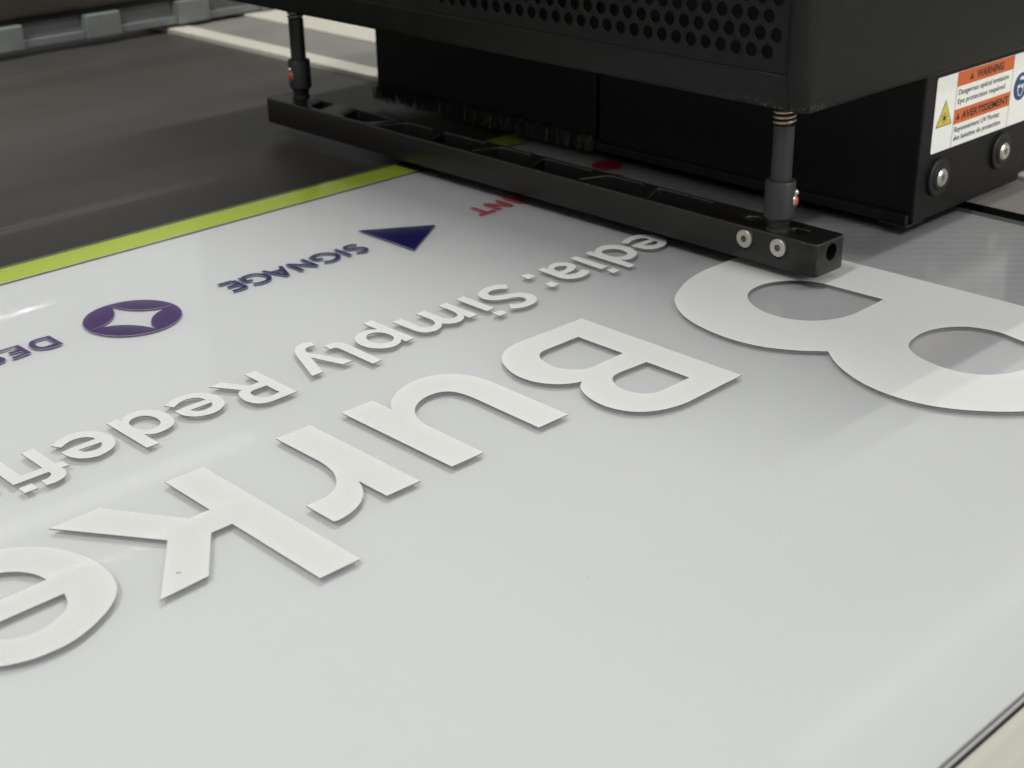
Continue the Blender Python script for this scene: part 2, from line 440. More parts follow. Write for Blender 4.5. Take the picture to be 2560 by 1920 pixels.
def ink(name, loops, mats, parent, z0=-0.00045, z1=0.0, label=None):
    """raised ink shape: mats[0] top, mats[1] side"""
    me = plate_mesh(name, loops, z0, z1)
    o = link(name, me, mats, parent)
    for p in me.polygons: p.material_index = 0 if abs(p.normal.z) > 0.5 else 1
    if label: o['label'] = label
    return o
GLYPHS = {
 'Burke': [
  ('B', ['559.5,527.3 559.5,412.5 ~516.1,411.5 ~509.1,412.1 ~497.9,415.4 ~487.9,422.8 ~482.8,434.6 ~483.0,446.4 ~486.5,457.0 ~491.1,463.5 495.9,466.9 ~490.6,469.1 ~484.5,473.9 ~479.1,482.8 ~477.5,494.9 ~480.8,507.6 ~486.4,517.1 ~495.6,524.5 ~504.6,527.5 ~514.5,528.0', '538.2,509.8 538.2,476.4 ~515.3,475.7 ~508.9,476.8 ~503.2,481.3 ~499.9,488.9 ~500.5,497.7 ~503.5,505.3 ~508.4,509.1 ~515.6,509.8', '538.2,459.4 538.2,430.0 ~518.8,430.0 ~512.1,430.8 ~506.4,434.9 ~503.6,442.5 ~504.6,450.1 ~508.3,456.7 ~512.9,459.8 ~519.4,460.5']),
  ('u', ['385.5,527.3 405.5,527.3 405.5,512.2 ~409.0,517.3 ~415.5,523.0 ~425.6,528.4 ~437.2,530.4 ~447.3,528.6 ~455.9,522.3 ~461.3,513.3 ~463.2,502.4 462.7,444.8 442.1,444.8 ~443.2,489.5 ~442.8,499.1 ~440.3,506.7 ~435.2,510.4 ~427.2,510.9 ~419.0,507.9 ~412.9,502.9 ~408.4,495.5 ~405.9,485.5 405.5,444.8 385.5,444.8']),
  ('r', ['345.7,527.3 366.2,527.3 366.2,444.8 346.7,444.8 346.7,464.8 ~344.4,459.4 ~341.1,454.3 ~335.8,449.2 ~330.1,445.8 ~323.3,443.6 ~318.9,443.1 316.2,443.4 316.2,463.4 ~320.7,463.4 ~326.9,463.6 ~332.4,465.6 ~337.1,469.2 ~340.4,473.2 ~343.4,478.9 ~345.3,486.5 ~346.0,494.2']),
  ('k', ['284.4,527.3 305.1,527.3 305.1,411.3 284.4,411.3 284.4,473.4 273.8,473.3 253.8,444.8 230.7,443.5 257.3,481.3 226.8,526.4 251.1,527.3 273.8,490.9 284.4,490.9']),
  ('e', ['198.4,525.8 ~203.9,525.2 ~210.0,521.9 ~216.0,516.1 ~221.0,508.9 ~224.5,500.7 ~226.9,490.8 ~227.4,481.1 ~226.5,472.7 ~224.0,465.1 ~219.8,458.5 ~214.3,453.1 ~208.5,449.2 ~199.8,444.7 ~191.9,442.2 ~185.2,441.7 ~177.5,442.2 ~170.9,444.2 ~165.5,446.9 ~159.8,452.4 ~155.7,461.5 ~154.6,473.6 156.7,487.6 206.2,489.4 ~204.8,496.6 ~200.7,503.4 ~195.3,507.7 ~189.0,510.0 181.4,509.4 183.7,523.9', '206.2,474.9 ~205.3,471.5 ~203.8,467.8 ~200.7,463.9 ~196.7,461.2 ~190.7,458.8 ~184.2,458.0 ~178.5,459.3 ~173.4,462.9 ~169.1,468.4 167.4,474.2']),
 ],
 'Simply Redefi': [
  ('R', ['378.6,601.4 385.4,601.9 385.4,563.8 ~369.5,563.4 ~365.7,564.3 ~362.2,566.9 ~360.3,571.8 ~360.4,577.8 ~362.2,582.9 ~364.3,585.2 366.3,586.0 356.7,601.5 364.4,601.7 372.4,587.5 378.6,588.1', '378.6,581.5 378.6,569.9 ~373.6,569.2 ~369.7,570.1 ~367.4,573.1 ~366.9,577.5 ~367.9,580.2 ~370.5,581.4']),
  ('e', ['327.9,598.3 ~334.1,601.3 ~340.3,602.3 ~346.4,601.1 ~350.7,597.6 ~353.5,591.8 ~353.6,585.4 ~351.6,579.4 ~348.0,575.7 ~343.1,573.5 ~337.2,573.6 ~331.6,576.7 ~328.6,581.9 327.9,589.1 346.8,589.7 ~346.1,592.5 ~343.8,595.6 ~339.4,596.9 ~334.3,595.5 330.4,593.0', '346.8,584.6 ~346.1,582.5 ~344.8,580.9 ~341.2,579.7 ~338.0,580.0 ~335.7,581.8 334.5,584.5']),
  ('d', ['296.9,601.1 302.8,602.1 303.7,598.4 ~306.8,601.5 ~311.5,603.2 ~316.7,602.4 ~320.7,599.3 ~323.5,593.8 ~324.1,586.6 ~322.4,580.0 ~319.4,576.1 ~314.7,574.1 ~309.1,573.6 ~305.9,574.9 303.7,577.1 303.7,563.5 296.9,563.5', '~304.9,593.4 ~308.3,596.4 ~312.5,596.7 ~315.4,594.7 ~317.4,589.9 ~317.0,584.5 ~315.0,581.2 ~311.3,579.8 ~307.6,580.3 ~305.1,582.9 ~304.1,587.9']),
  ('e', ['265.5,598.4 ~270.9,601.5 ~276.4,603.2 ~282.4,602.7 ~286.9,599.7 ~290.2,594.4 ~291.5,587.6 ~290.1,580.7 ~286.6,576.0 ~281.4,573.3 ~275.3,572.6 ~269.3,576.1 ~266.3,581.6 265.5,588.7 284.6,590.0 ~283.6,593.1 ~281.2,595.6 ~276.7,596.7 ~272.4,595.6 268.2,593.1', '284.6,584.6 ~283.9,582.6 ~282.2,580.5 ~279.1,579.4 ~275.6,580.1 ~273.8,581.6 272.6,585.0']),
  ('fi', ['251.8,601.5 258.5,602.2 258.5,581.0 262.0,579.9 262.0,574.0 258.5,574.3 ~258.5,571.0 ~257.6,568.3 ~255.6,565.5 ~252.6,563.8 ~249.0,563.1 245.1,563.3 245.1,569.0 ~247.7,569.2 ~249.8,569.9 ~251.5,571.4 ~252.1,573.3 251.8,574.6 234.4,574.3 234.4,599.7 241.1,600.4 241.1,580.3 251.8,580.5', '234.4,569.7 241.1,570.0 241.1,563.6 234.4,563.4']),
  ('n', ['227.2,574.0 220.9,573.4 220.9,599.0 227.2,599.8']),
  ('S', ['568.0,598.5 ~563.7,602.3 ~557.7,603.6 ~551.1,602.4 ~545.5,599.5 ~542.4,594.9 ~541.9,589.3 ~544.3,585.0 ~549.8,581.4 ~555.7,579.4 ~559.2,576.8 ~559.5,573.4 ~557.3,570.6 ~553.3,569.6 ~549.5,570.5 546.0,573.5 542.1,567.5 ~547.0,564.4 ~553.2,563.4 ~559.0,564.4 ~563.8,568.0 ~566.8,573.5 ~566.5,578.7 ~563.4,583.0 ~557.4,586.1 ~552.1,588.1 ~549.2,590.8 ~549.0,594.0 ~551.6,596.5 ~556.5,597.1 ~560.3,595.5 563.6,592.5']),
  ('i', ['529.7,602.4 536.4,602.6 536.4,575.5 529.7,574.8', '529.7,570.7 536.4,570.5 536.4,564.5 529.7,563.9']),
  ('m', ['515.7,601.9 522.2,602.4 522.2,574.8 515.7,574.5 515.7,579.6 ~512.4,576.0 ~508.6,574.4 ~504.4,574.7 ~501.1,576.6 498.9,579.7 ~496.7,577.2 ~493.0,574.9 ~488.5,574.1 ~483.7,576.0 ~481.4,579.6 ~480.8,584.5 480.5,601.7 487.5,602.4 ~487.2,588.8 ~487.2,584.4 ~489.1,581.6 ~492.7,580.7 ~496.0,582.5 ~498.0,586.2 ~498.5,590.5 498.1,601.6 505.0,602.1 ~504.9,589.6 ~505.1,584.8 ~506.9,581.8 ~510.4,581.3 ~513.7,582.8 ~515.2,586.1 ~515.8,590.5']),
  ('p', ['467.4,612.2 474.0,612.9 474.0,574.9 467.4,574.2 467.4,578.5 ~464.4,575.4 ~459.6,573.7 ~454.9,574.2 ~450.6,577.2 ~447.3,582.5 ~446.7,589.4 ~448.2,595.2 ~451.8,599.8 ~457.2,602.6 ~462.4,602.6 ~465.2,601.5 467.4,599.4', '~455.8,594.9 ~459.9,597.5 ~463.5,596.8 ~466.0,594.1 ~467.3,589.3 ~466.6,584.3 ~464.4,581.4 ~460.7,580.0 ~456.8,581.5 ~454.2,584.8 ~453.8,589.4']),
  ('l', ['431.5,601.8 ~435.5,602.3 ~438.9,601.5 ~441.4,598.9 ~442.2,594.0 441.6,563.9 435.0,563.5 ~435.4,591.1 ~435.0,594.5 ~434.1,595.9 431.5,595.6']),
  ('y', ['430.4,611.9 428.4,606.2 ~425.1,607.0 ~422.1,605.9 ~420.0,602.5 420.2,599.5 430.4,574.5 423.3,574.3 417.0,594.2 409.9,574.2 402.5,574.1 ~412.7,601.5 ~415.6,607.2 ~419.2,611.4 ~423.5,613.5 ~427.4,613.5']),
  ('e', ['674.2,600.1 ~680.7,602.5 ~688.4,603.6 ~695.1,601.8 ~699.7,596.9 ~700.9,589.7 ~699.0,583.0 ~694.5,578.2 ~688.5,575.6 ~682.2,575.5 ~677.3,578.0 ~674.5,583.7 674.2,591.3 692.3,591.0 ~692.2,594.1 ~690.5,596.4 ~686.2,597.7 ~681.5,597.4 676.6,595.4', '692.3,586.5 ~691.7,583.7 ~689.4,581.9 ~685.2,581.8 ~682.7,583.3 681.0,586.1']),
  ('d', ['642.3,603.0 648.3,603.4 648.3,599.9 ~654.5,603.8 ~661.8,604.5 ~667.7,600.9 ~670.6,594.7 ~670.4,586.9 ~666.5,579.7 ~661.5,575.9 ~655.1,574.6 ~651.4,575.6 649.2,578.2 648.3,564.3 642.3,564.4', '~652.4,597.3 ~656.3,598.2 ~660.9,596.0 ~663.4,591.3 ~662.4,585.1 ~659.7,581.8 ~655.5,581.2 ~651.3,583.6 ~649.9,589.2 ~650.8,594.4']),
  ('i', ['628.8,603.2 634.6,603.4 634.6,575.4 627.8,575.1', '628.8,571.5 634.6,571.2 634.6,565.0 627.8,564.6']),
  ('a', ['599.5,603.1 605.2,603.4 605.2,599.2 ~609.0,602.6 ~614.9,604.2 ~620.0,602.2 ~622.5,597.6 ~622.2,592.6 ~619.9,589.2 ~615.0,586.6 ~610.0,585.6 605.2,585.5 ~608.3,582.7 ~612.8,581.4 619.3,583.5 620.6,577.8 ~616.5,575.6 ~610.5,574.3 ~604.9,575.2 ~600.4,578.8 ~599.0,583.7', '606.4,590.5 ~607.2,594.8 ~608.5,597.4 ~611.8,598.7 ~615.0,597.3 ~616.9,595.3 ~615.5,592.8 ~611.6,590.8']),
  ('colon', ['584.6,602.9 590.9,602.7 590.9,595.6 583.7,595.3', '584.6,582.3 590.9,582.3 590.9,575.5 583.7,574.8']),
 ],
 'Big': [
  ('B', ['743.1,527.4 752.9,268.2 ~689.5,266.0 ~659.4,268.8 ~638.5,275.5 ~620.6,286.5 ~607.9,299.7 ~598.2,314.5 ~592.9,329.5 ~591.7,344.6 ~594.1,360.6 ~599.9,375.3 ~607.3,387.5 616.7,398.3 ~605.4,412.3 ~597.4,428.1 ~594.3,444.6 ~595.2,462.4 ~600.2,481.8 ~608.7,496.8 ~620.5,509.1 ~632.5,516.1 ~650.6,523.5 ~671.0,527.3', '703.5,419.5 ~686.2,419.1 ~670.1,419.4 ~658.5,422.5 ~647.8,429.5 ~641.0,440.2 ~639.2,453.7 ~642.6,466.8 ~651.2,478.7 ~661.5,484.7 ~675.8,485.8 ~687.6,481.2 ~697.1,472.4 ~701.6,460.2', '~653.3,371.4 ~665.6,375.2 ~678.7,375.1 ~691.0,370.2 ~700.1,361.3 ~704.2,346.7 ~701.4,329.5 700.2,293.9 ~684.8,300.6 ~666.7,311.0 ~654.8,315.8 ~645.8,323.7 ~640.8,335.8 ~641.3,350.5 ~645.2,362.2']),
 ],
 'Design': [
  ('D', ['332.5,727.5 332.5,710.8 ~327.3,710.0 ~323.4,710.5 ~319.8,712.6 ~317.5,717.1 ~317.9,723.0 ~320.4,726.7 ~324.1,727.9', '329.5,725.1 329.5,714.3 ~325.4,714.3 ~322.3,714.4 ~320.5,717.9 ~321.2,722.6 ~323.2,725.2 ~325.5,725.5']),
  ('E', ['313.8,727.5 313.8,711.8 302.8,710.4 302.8,713.4 310.7,713.8 310.7,717.8 304.4,718.2 304.4,721.0 310.7,721.1 310.7,725.9 301.2,725.4 301.2,727.5']),
  ('S', ['297.2,721.6 ~298.8,718.8 ~299.7,715.5 ~299.1,712.7 ~297.0,711.0 294.2,710.5 291.9,710.9']),
  ('star', ['380.3,743.9 ~383.9,733.4 ~389.3,725.7 ~396.7,720.5 406.9,717.4 ~397.5,715.1 ~389.9,710.7 ~384.3,703.9 ~381.7,698.0 380.3,691.4 ~378.6,698.3 ~373.1,707.9 ~365.5,714.3 353.6,717.8 ~361.5,719.0 ~369.5,723.2 ~375.4,729.9 ~379.1,738.0']),
  ('triangle', ['571.2,746.8 615.3,717.8 571.2,688.4']),
 ],
}
STROKES = {
 'SIGNAGE': [
  ('S', ['551.9,724.4 ~548.8,726.4 ~544.4,726.6 ~542.2,724.4 ~542.6,721.0 ~546.5,719.5 ~550.2,717.8 ~551.3,714.4 ~549.2,711.1 ~545.8,710.8 542.2,712.6']),
  ('I', ['536.1,727.2 536.1,710.4']),
  ('G', ['516.2,712.9 ~520.7,711.2 ~525.5,711.9 ~529.6,715.2 ~530.5,720.0 ~528.7,724.1 ~525.4,727.0 ~521.1,727.9 516.5,726.2', '515.5,727.3 515.8,719.6', '515.3,720.1 519.7,719.1']),
  ('N', ['509.1,727.4 509.1,710.4', '509.6,710.5 497.3,726.6', '497.3,727.0 497.4,710.0']),
  ('A', ['492.2,727.2 485.7,709.9', '478.9,727.6 485.7,709.9', '481.2,721.9 489.4,721.0']),
  ('G', ['461.6,712.6 ~465.9,711.1 ~470.6,711.4 ~474.8,714.2 ~475.9,719.7 ~474.5,724.2 ~471.4,727.1 ~466.5,727.5 462.2,726.2', '461.3,727.7 461.2,719.4', '460.6,719.7 465.4,718.9']),
  ('E', ['455.7,726.6 455.6,711.2', '455.4,726.5 445.5,726.8', '455.4,719.1 447.2,719.3', '455.6,711.2 445.7,711.4']),
 ],
 'PRINT': [
  ('T', ['659.0,728.6 658.6,713.0', '651.6,712.5 666.3,712.3']),
  ('N', ['682.8,728.3 682.3,711.4', '682.5,711.6 670.8,728.4', '670.8,728.4 670.9,711.2']),
  ('I', ['690.4,728.9 690.8,711.8']),
  ('R', ['703.5,730.3 703.9,713.6', '698.2,730.6 701.8,721.2', '703.6,714.2 ~699.4,713.6 ~697.6,715.5 ~698.9,718.2 ~702.6,720.6 704.8,719.6']),
 ],
}
# ------------------------------------------------------------------ setting: table and rails
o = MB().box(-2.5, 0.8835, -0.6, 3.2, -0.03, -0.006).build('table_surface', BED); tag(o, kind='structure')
MB_ = MB().box(-2.5, 0.8835, -0.9, 0.1735, -0.029, -0.0032, 0.0006)
o = MB_.build('front_table_edge', CREAM_N)
tag(o, 'cream painted metal edge of the table along the near side of the white sign panel', 'table edge')
rail = empty('side_rail', (0.95, 1.0, -0.02))
tag(rail, 'long pale rail behind the dark table, running under the black print carriage', 'rail')
MB().box(0.9110, 0.9870, -0.9, 3.2, -0.03, -0.002, 0.0008).build('rail_top', RAIL, rail)
MB().box(0.8840, 0.9105, 0.93, 3.2, -0.03, -0.001, 0.0012).build('edge_strip', CREAM, rail)
MB().box(0.8840, 0.9105, -0.9, 0.928, -0.03, -0.0180, 0.0006).build('gap_floor', RECESS_DARK, rail)  # black floor set low in the gap
MB().box(0.9097, 0.9108, -0.9, 0.928, -0.028, -0.0012).build('gap_liner', RECESS_DARK, rail)  # thin black liner over the rail's inner wall
MB().box(0.9890, 1.55, -0.9, 3.2, -0.03, 0.001, 0.0015).build('outer_ledge', CREAM, rail)

beam = empty('gantry_beam', (0.4, 1.55, 0.03))
tag(beam, 'brown grey gantry beam across the top left corner with grey chain links hanging under it', 'beam')
MB().box(-1.5, 2.2, 1.490, 1.62, 0.0340, 0.103, 0.006, 3).build('beam_face', BEAM_M, beam, 35)
MB().box(-1.5, 2.2, 1.494, 1.60, 0.0285, 0.0338).build('beam_lip', RUBBER, beam)
MB().box(-1.5, 2.2, 1.482, 1.63, 0.1035, 0.111, 0.002).build('beam_cap', BLACKBOX, beam)
PIT = 0.11 * 1.0643
x = (0.7325 - 0.11 * 6) * 1.0643
for i in range(17):
    m = MB()
    m.box(x, x + 0.0425, 1.486, 1.54, 0.0020, 0.0283, 0.0015)
    m.box(x + 0.0427, x + PIT - 0.0002, 1.500, 1.54, 0.0115, 0.0280, 0.0005)
    m.box(x + 0.0427, x + PIT - 0.0002, 1.490, 1.54, 0.0025, 0.0113, 0.001)
    m.build('chain_link', CLIP_M, beam)
    x += PIT

# ------------------------------------------------------------------ the printed sign panel
sign = empty('sign_panel', (0.4, 0.5, 0))
tag(sign, 'white sign panel with lime border and raised white lettering lying on the dark table', 'sign panel')
X0, X1, Y0, Y1 = -0.9, 0.8930, 0.1758, 0.8578
MB().box(X0, X1, Y0, Y1, -0.0059, -0.0031, 0.0002).build('white_board', BOARD, sign)
# clear sheet: open-bottomed shell whose top carries the ink
bm = bmesh.new()
top = [bm.verts.new(v) for v in ((X0, Y0, -0.00045), (X1, Y0, -0.00045), (X1, Y1, -0.00045), (X0, Y1, -0.00045))]
bot = [bm.verts.new((v.co.x, v.co.y, -0.00305)) for v in top]
f = bm.faces.new(top); f.material_index = 0
for i in range(4):
    f = bm.faces.new((bot[i], bot[(i + 1) % 4], top[(i + 1) % 4], top[i])); f.material_index = 1
me = bpy.data.meshes.new('clear_sheet'); bm.to_mesh(me); bm.free()
link('clear_sheet', me, [CLEAR, EDGE_G], sign)
ink('lime_border', [[(X0, 0.8320), (X1 - 0.0005, 0.8320), (X1 - 0.0005, 0.8574), (X0, 0.8574)]], [GREEN, PALE_SIDE], sign, z0=-0.0021, z1=-0.0017)

for k_, (sx, sy, sr) in enumerate(((0.2462, 0.4560, 0.0006), (0.2470, 0.4552, 0.0005), (0.4975, 0.7090, 0.0006), (0.7010, 0.4170, 0.0005), (0.4410, 0.3010, 0.0003), (0.3600, 0.3350, 0.0003))):
    mm = ink('speck', [[(sx + sr * (1 + 0.4 * math.sin(5 * q)) * math.cos(q * 0.7), sy + sr * 0.6 * math.sin(q * 0.7)) for q in range(9)]], [INK_EDGE, INK_EDGE], sign, z0=0.00001, z1=0.00006)
WORDS = {'Burke': 'word Burke', 'Simply Redefi': 'line edia: Simply Redefi'}
UND = (0.3092 + 0.0017) / 0.3092    # coloured inks lie 1.7 mm lower, inside the clear sheet
def under(lp): return [(p[0] * UND, p[1] * UND) for p in lp]
for grp, gl in GLYPHS.items():
    if grp == 'Design': continue
    for n, outs in gl:
        loops = [spline_loop(parse(s)) for s in outs]
        if grp == 'Burke': lab = "big raised white letter %s of the word Burke" % n
        elif grp == 'Big': lab = "giant raised white letter B running off the right side"
        elif n == 'colon': lab = "small raised white colon before the word Simply"
        else: lab = "small raised white letter %s of the tagline" % n
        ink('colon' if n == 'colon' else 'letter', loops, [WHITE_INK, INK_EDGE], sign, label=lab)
DG = {n: [under(spline_loop(parse(s))) for s in outs] for n, outs in GLYPHS['Design']}
for n in 'DES':
    ink('letter', DG[n], [PURPLE, INK_SIDE], sign, z0=-0.0021, z1=-0.0017, label='dark purple letter %s of the word DES at the left edge' % n)
ink('round_emblem', [under(circle(0.3803, 0.7176, 0.0282, 96)), DG['star'][0]], [PURPLE, INK_SIDE], sign, z0=-0.0021, z1=-0.0017, label='purple disc with a white four pointed star cut out')
ink('triangle_emblem', [DG['triangle'][0]], [NAVY, INK_SIDE], sign, z0=-0.0021, z1=-0.0017, label='solid navy triangle')
ink('round_emblem', [under(circle(0.8042, 0.7315, 0.0118, 48))], [RED, INK_SIDE], sign, z0=-0.0021, z1=-0.0017, label='crimson dot behind the black bar')
ink('round_emblem', [under(circle(0.7795, 0.7065, 0.0118, 48))], [RED, INK_SIDE], sign, z0=-0.0021, z1=-0.0017, label='second crimson dot mostly hidden by the black bar')
for word, letters in STROKES.items():
    m_ = NAVY if word == 'SIGNAGE' else RED
    for n, ss in letters:
        bm = bmesh.new()
        for k, s in enumerate(ss):
            c = spline_loop(parse(s), closed=False)
            c = [Vector(p) for p in under(c)]
            me = plate_mesh('stroke', [stroke_loop(c, 0.0028)], -0.0021, -0.0017 - 0.00002 * k)
            bm.from_mesh(me); bpy.data.meshes.remove(me)
        me = bpy.data.meshes.new('letter'); bm.to_mesh(me); bm.free()
        o = link('letter', me, [m_, INK_SIDE], sign)
        for p in me.polygons: p.material_index = 0 if abs(p.normal.z) > 0.5 else 1
        o['label'] = ('navy letter %s of the word SIGNAGE' if word == 'SIGNAGE' else 'crimson letter %s of the word PRINT beside the black bar') % n

# ------------------------------------------------------------------ print carriage
car = empty('print_carriage', (0.9, 0.75, 0.1))
tag(car, 'black print carriage with perforated cover and warning label, hanging over the white panel', 'printer carriage')
ZB, ZM, ZT = 0.1085, 0.1290, 0.30
XF, YR, RC = 0.670, 0.4622, 0.009
YL, XB = 1.12, 1.30
holes = []
for r in range(7):
    z = 0.1405 + 0.01 * r
    if z > 0.205: break
    y = 0.4887 - (0.0056 if r % 2 else 0.0)
    while y < 0.92:
        holes.append(circle(y, z, 0.0041, 20)); y += 0.01112
yc = YR + RC + 0.0035
vp = plate_mesh('vent_panel', [[(yc, ZM + 0.0003), (YL, ZM + 0.0003), (YL, ZT), (yc, ZT)]] + holes, 0, 0.0016, lambda u, v, w: (XF + w, u, v))
link('vent_panel', vp, [SCUFF], car)
def shell(path, prof, name, mt, mod=0.0016):
    """path: plan points with outward normals; prof: (inset, z)"""
    bm = bmesh.new(); rows = []
    for ins, z in prof: rows.append([bm.verts.new((p[0] - n_[0] * ins, p[1] - n_[1] * max(ins - 0.0040, 0.0) * 0.8, z)) for p, n_ in path])
    for a, b in zip(rows, rows[1:]):
        for i in range(len(a) - 1): bm.faces.new((a[i], a[i + 1], b[i + 1], b[i]))
    bmesh.ops.recalc_face_normals(bm, faces=bm.faces)
    me = bpy.data.meshes.new(name); bm.to_mesh(me); bm.free()
    o = link(name, me, [mt], car); fix_smooth(o, 50)
    md = o.modifiers.new('thickness', 'SOLIDIFY'); md.thickness = mod; md.offset = 0
    return o
corner = []
for k in range(9):
    a = math.pi + (math.pi / 2) * k / 8
    corner.append(((XF + RC + RC * math.cos(a), YR + RC + RC * math.sin(a)), (math.cos(a), math.sin(a))))
front = [((XF, YL - (YL - yc) * i / 24), (-1, 0)) for i in range(25)]
side = [((XF + RC + 0.002 + (XB - XF - RC) * i / 12, YR), (0, -1)) for i in range(13)]
SK = [(0.0062, ZB - 0.0002), (0.0048, ZB + 0.0005), (0.0038, ZB + 0.003), (0.0006, ZM - 0.002), (0.0, ZM)]
shell(front, SK, 'front_skirt', SCUFF)
shell([((XF, yc), (-1, 0))] + corner + side, SK + [(0.0, 0.16), (0.0, 0.21), (0.0, ZT)], 'side_cover', SCUFF)
MB().box(XF + 0.001, XB, YR + 0.001, YL, ZT - 0.002, ZT + 0.001).build('top_cover', BLACKP, car)
MB().box(XF + 0.035, XB - 0.05, YR + 0.03, YL - 0.02, 0.1450, 0.29).build('inner_core', BLACKBOX, car)
MB().box(XF + 0.012, XF + 0.014, YR + 0.010, YR + 0.021, 0.1400, 0.160).build('inner_tab', YTAB, car)
MB().box(XF + 0.001, XB, YL, YL + 0.002, ZB, ZT).build('end_cover', BLACKP, car)

# head housings
MB().box(0.8250, 1.20, 0.7635, 1.036, 0.0125, 0.144, 0.001).build('left_housing', BLACKBOX, car)
rh = MB().box(0.8262, 0.9680, 0.4763, 0.7610, 0.0036, 0.144, 0.0016).build('right_housing', BLACKBOX, car)
MB().box(0.8212, 0.8258, 0.4790, 0.7600, 0.0030, 0.0100, 0.0009).build('housing_lip', BLACKBOX, rh)
MB().box(0.8200, 0.8420, 0.4775, 0.4990, 0.0022, 0.0034, 0.0004).build('housing_foot', RUBBER, rh)
MB().box(0.9710, 1.25, 0.486, 1.0, 0.003, 0.144, 0.001).build('rear_housing', BLACKBOX, car)
# brush strip under the left housing
random.seed(11)
for nm, mt_, cnt in (('dark_bristles', DARK_BR, 1300), ('pale_bristles', BRISTLE, 170)):
    m = MB()
    for i in range(cnt):
        y = random.uniform(0.7655, 1.034)
        if nm[0] == 'p': y = 0.7655 + (0.27) * random.random() ** 2.2
        xx = random.uniform(0.8165, 0.8300)
        z1 = random.uniform(0.0005, 0.0035)
        lean = random.uniform(-0.0026, 0.0026); lx = random.uniform(-0.0025, 0.001)
        m.tube([(xx, y, 0.0128), (xx + lx * 0.4, y + lean * 0.4, 0.007), (xx + lx, y + lean, z1)], random.uniform(0.00016, 0.00034), 4)
    m.build(nm, mt_, car)
MB().box(0.8252, 0.835, 0.7640, 1.0355, 0.0085, 0.0124).build('brush_holder', RUBBER, car)

# bolts with rubber washers
def side_bolt(x, z):
    b = MB().lathe((x, 0.4762, z), (0, -1, 0), [(0, 0.0128), (0.0022, 0.0128), (0.0030, 0.0120), (0.0030, 0.0092), (0.0036, 0.0088), (0.0042, 0.0084), (0.0042, 0.0066), (0.0030, 0.0064)], 48).build('rubber_washer', RUBBER, car, 30)
    h = MB().lathe((x, 0.4726, z), (0, -1, 0), [(0, 0.0062), (0.0008, 0.0062), (0.0018, 0.0050), (0.0019, 0.0024), (0.0006, 0.0020)], 40)
    h.lathe((x, 0.4721, z), (0, -1, 0), [(0, 0.0021), (0.0003, 0.0021)], 6, mi=1)
    h.build('bolt', [STEEL, SCREW_IN], b, 30)
side_bolt(0.8504, 0.0317); side_bolt(0.9326, 0.0330)

# ------------------------------------------------------------------ warning label
def lab_map(yoff):
    return lambda u, v, w: (u, yoff - w, v)
YW = 0.4763
warn = link('warning_label', plate_mesh('warning_label', [[(0.8398, 0.0489), (0.9660, 0.0489), (0.9660, 0.0993), (0.8398, 0.0993), (0.8386, 0.0981), (0.8386, 0.0501)]], 0.0001, 0.0005, lab_map(YW)), [WHITE_L], car)
def lab_poly(name, loops, mt, lvl, label=None):
    w = 0.0005 + 0.00006 * lvl
    o = link(name, plate_mesh(name, loops, w - 0.00004, w + 0.00003, lab_map(YW)), [mt], warn)
    if label: o['label'] = label
    return o
def rect(a, b, c, d): return [(a, c), (b, c), (b, d), (a, d)]
lab_poly('column_line', [rect(0.8634, 0.8637, 0.0490, 0.0992)], TXT_L, 1)
lab_poly('column_line', [rect(0.9375, 0.9378, 0.0490, 0.0992)], TXT_L, 1)
lab_poly('orange_band', [rect(0.8640, 0.9374, 0.0895, 0.0991)], ORANGE_L, 1, 'orange band reading WARNING')
lab_poly('orange_band', [rect(0.8640, 0.9374, 0.0642, 0.0741)], ORANGE_L, 1, 'orange band reading AVERTISSEMENT')
def lab_text(txt, x0, x1, z0, caph, bold=0.0, lvl=3):
    cu = bpy.data.curves.new('label_text', 'FONT'); cu.body = txt; cu.size = 1.0; cu.offset = bold
    cu.extrude = 0.0; cu.resolution_u = 3
    ob = bpy.data.objects.new('label_text', cu); COL.objects.link(ob)
    dg = bpy.context.evaluated_depsgraph_get(); dg.update()
    me = bpy.data.meshes.new_from_object(ob.evaluated_get(dg))
    bpy.data.objects.remove(ob); bpy.data.curves.remove(cu)
    xs = [v.co.x for v in me.vertices]; a, b = min(xs), max(xs)
    kx = (x1 - x0) / (b - a); kz = caph / 0.73
    w = 0.0005 + 0.00006 * lvl
    for v in me.vertices: v.co = Vector((x0 + (v.co.x - a) * kx, YW - w, z0 + v.co.y * kz))
    me.materials.clear()
    o = link('label_text', me, [TXT_L], warn); o['label'] = 'black lettering reading ' + txt
    return o
lab_text('WARNING', 0.8880, 0.9236, 0.0919, 0.0053, 0.03)
lab_text('AVERTISSEMENT', 0.8735, 0.9358, 0.0666, 0.0051, 0.03)
lab_text('Dangerous optical emission', 0.8664, 0.9320, 0.0838, 0.0038, 0.006)
lab_text('Eye protection required', 0.8664, 0.9285, 0.0777, 0.0038, 0.006)
lab_text('Rayonnement UV Portez', 0.8660, 0.9253, 0.0587, 0.0038, 0.006)
lab_text('des lunettes de protection', 0.8660, 0.9276, 0.0528, 0.0038, 0.006)
for (cx, z0, h) in ((0.8815, 0.0921, 0.0044), (0.8688, 0.0669, 0.0045)):
    w_ = 0.0027
    lab_poly('alert_triangle', [[(cx - w_, z0), (cx + w_, z0), (cx, z0 + h)], rect(cx - 0.0003, cx + 0.0003, z0 + 0.0012, z0 + 0.0030)], TXT_L, 2)
lab_poly('hazard_triangle', [[(0.8414, 0.0658), (0.8613, 0.0658), (0.85135, 0.0832)]], TXT_L, 1, 'yellow hazard triangle with a radiating source')
tri_in = lab_poly('hazard_fill', [[(0.8424, 0.0664), (0.8603, 0.0664), (0.85135, 0.0820)]], YELLOW_L, 2)
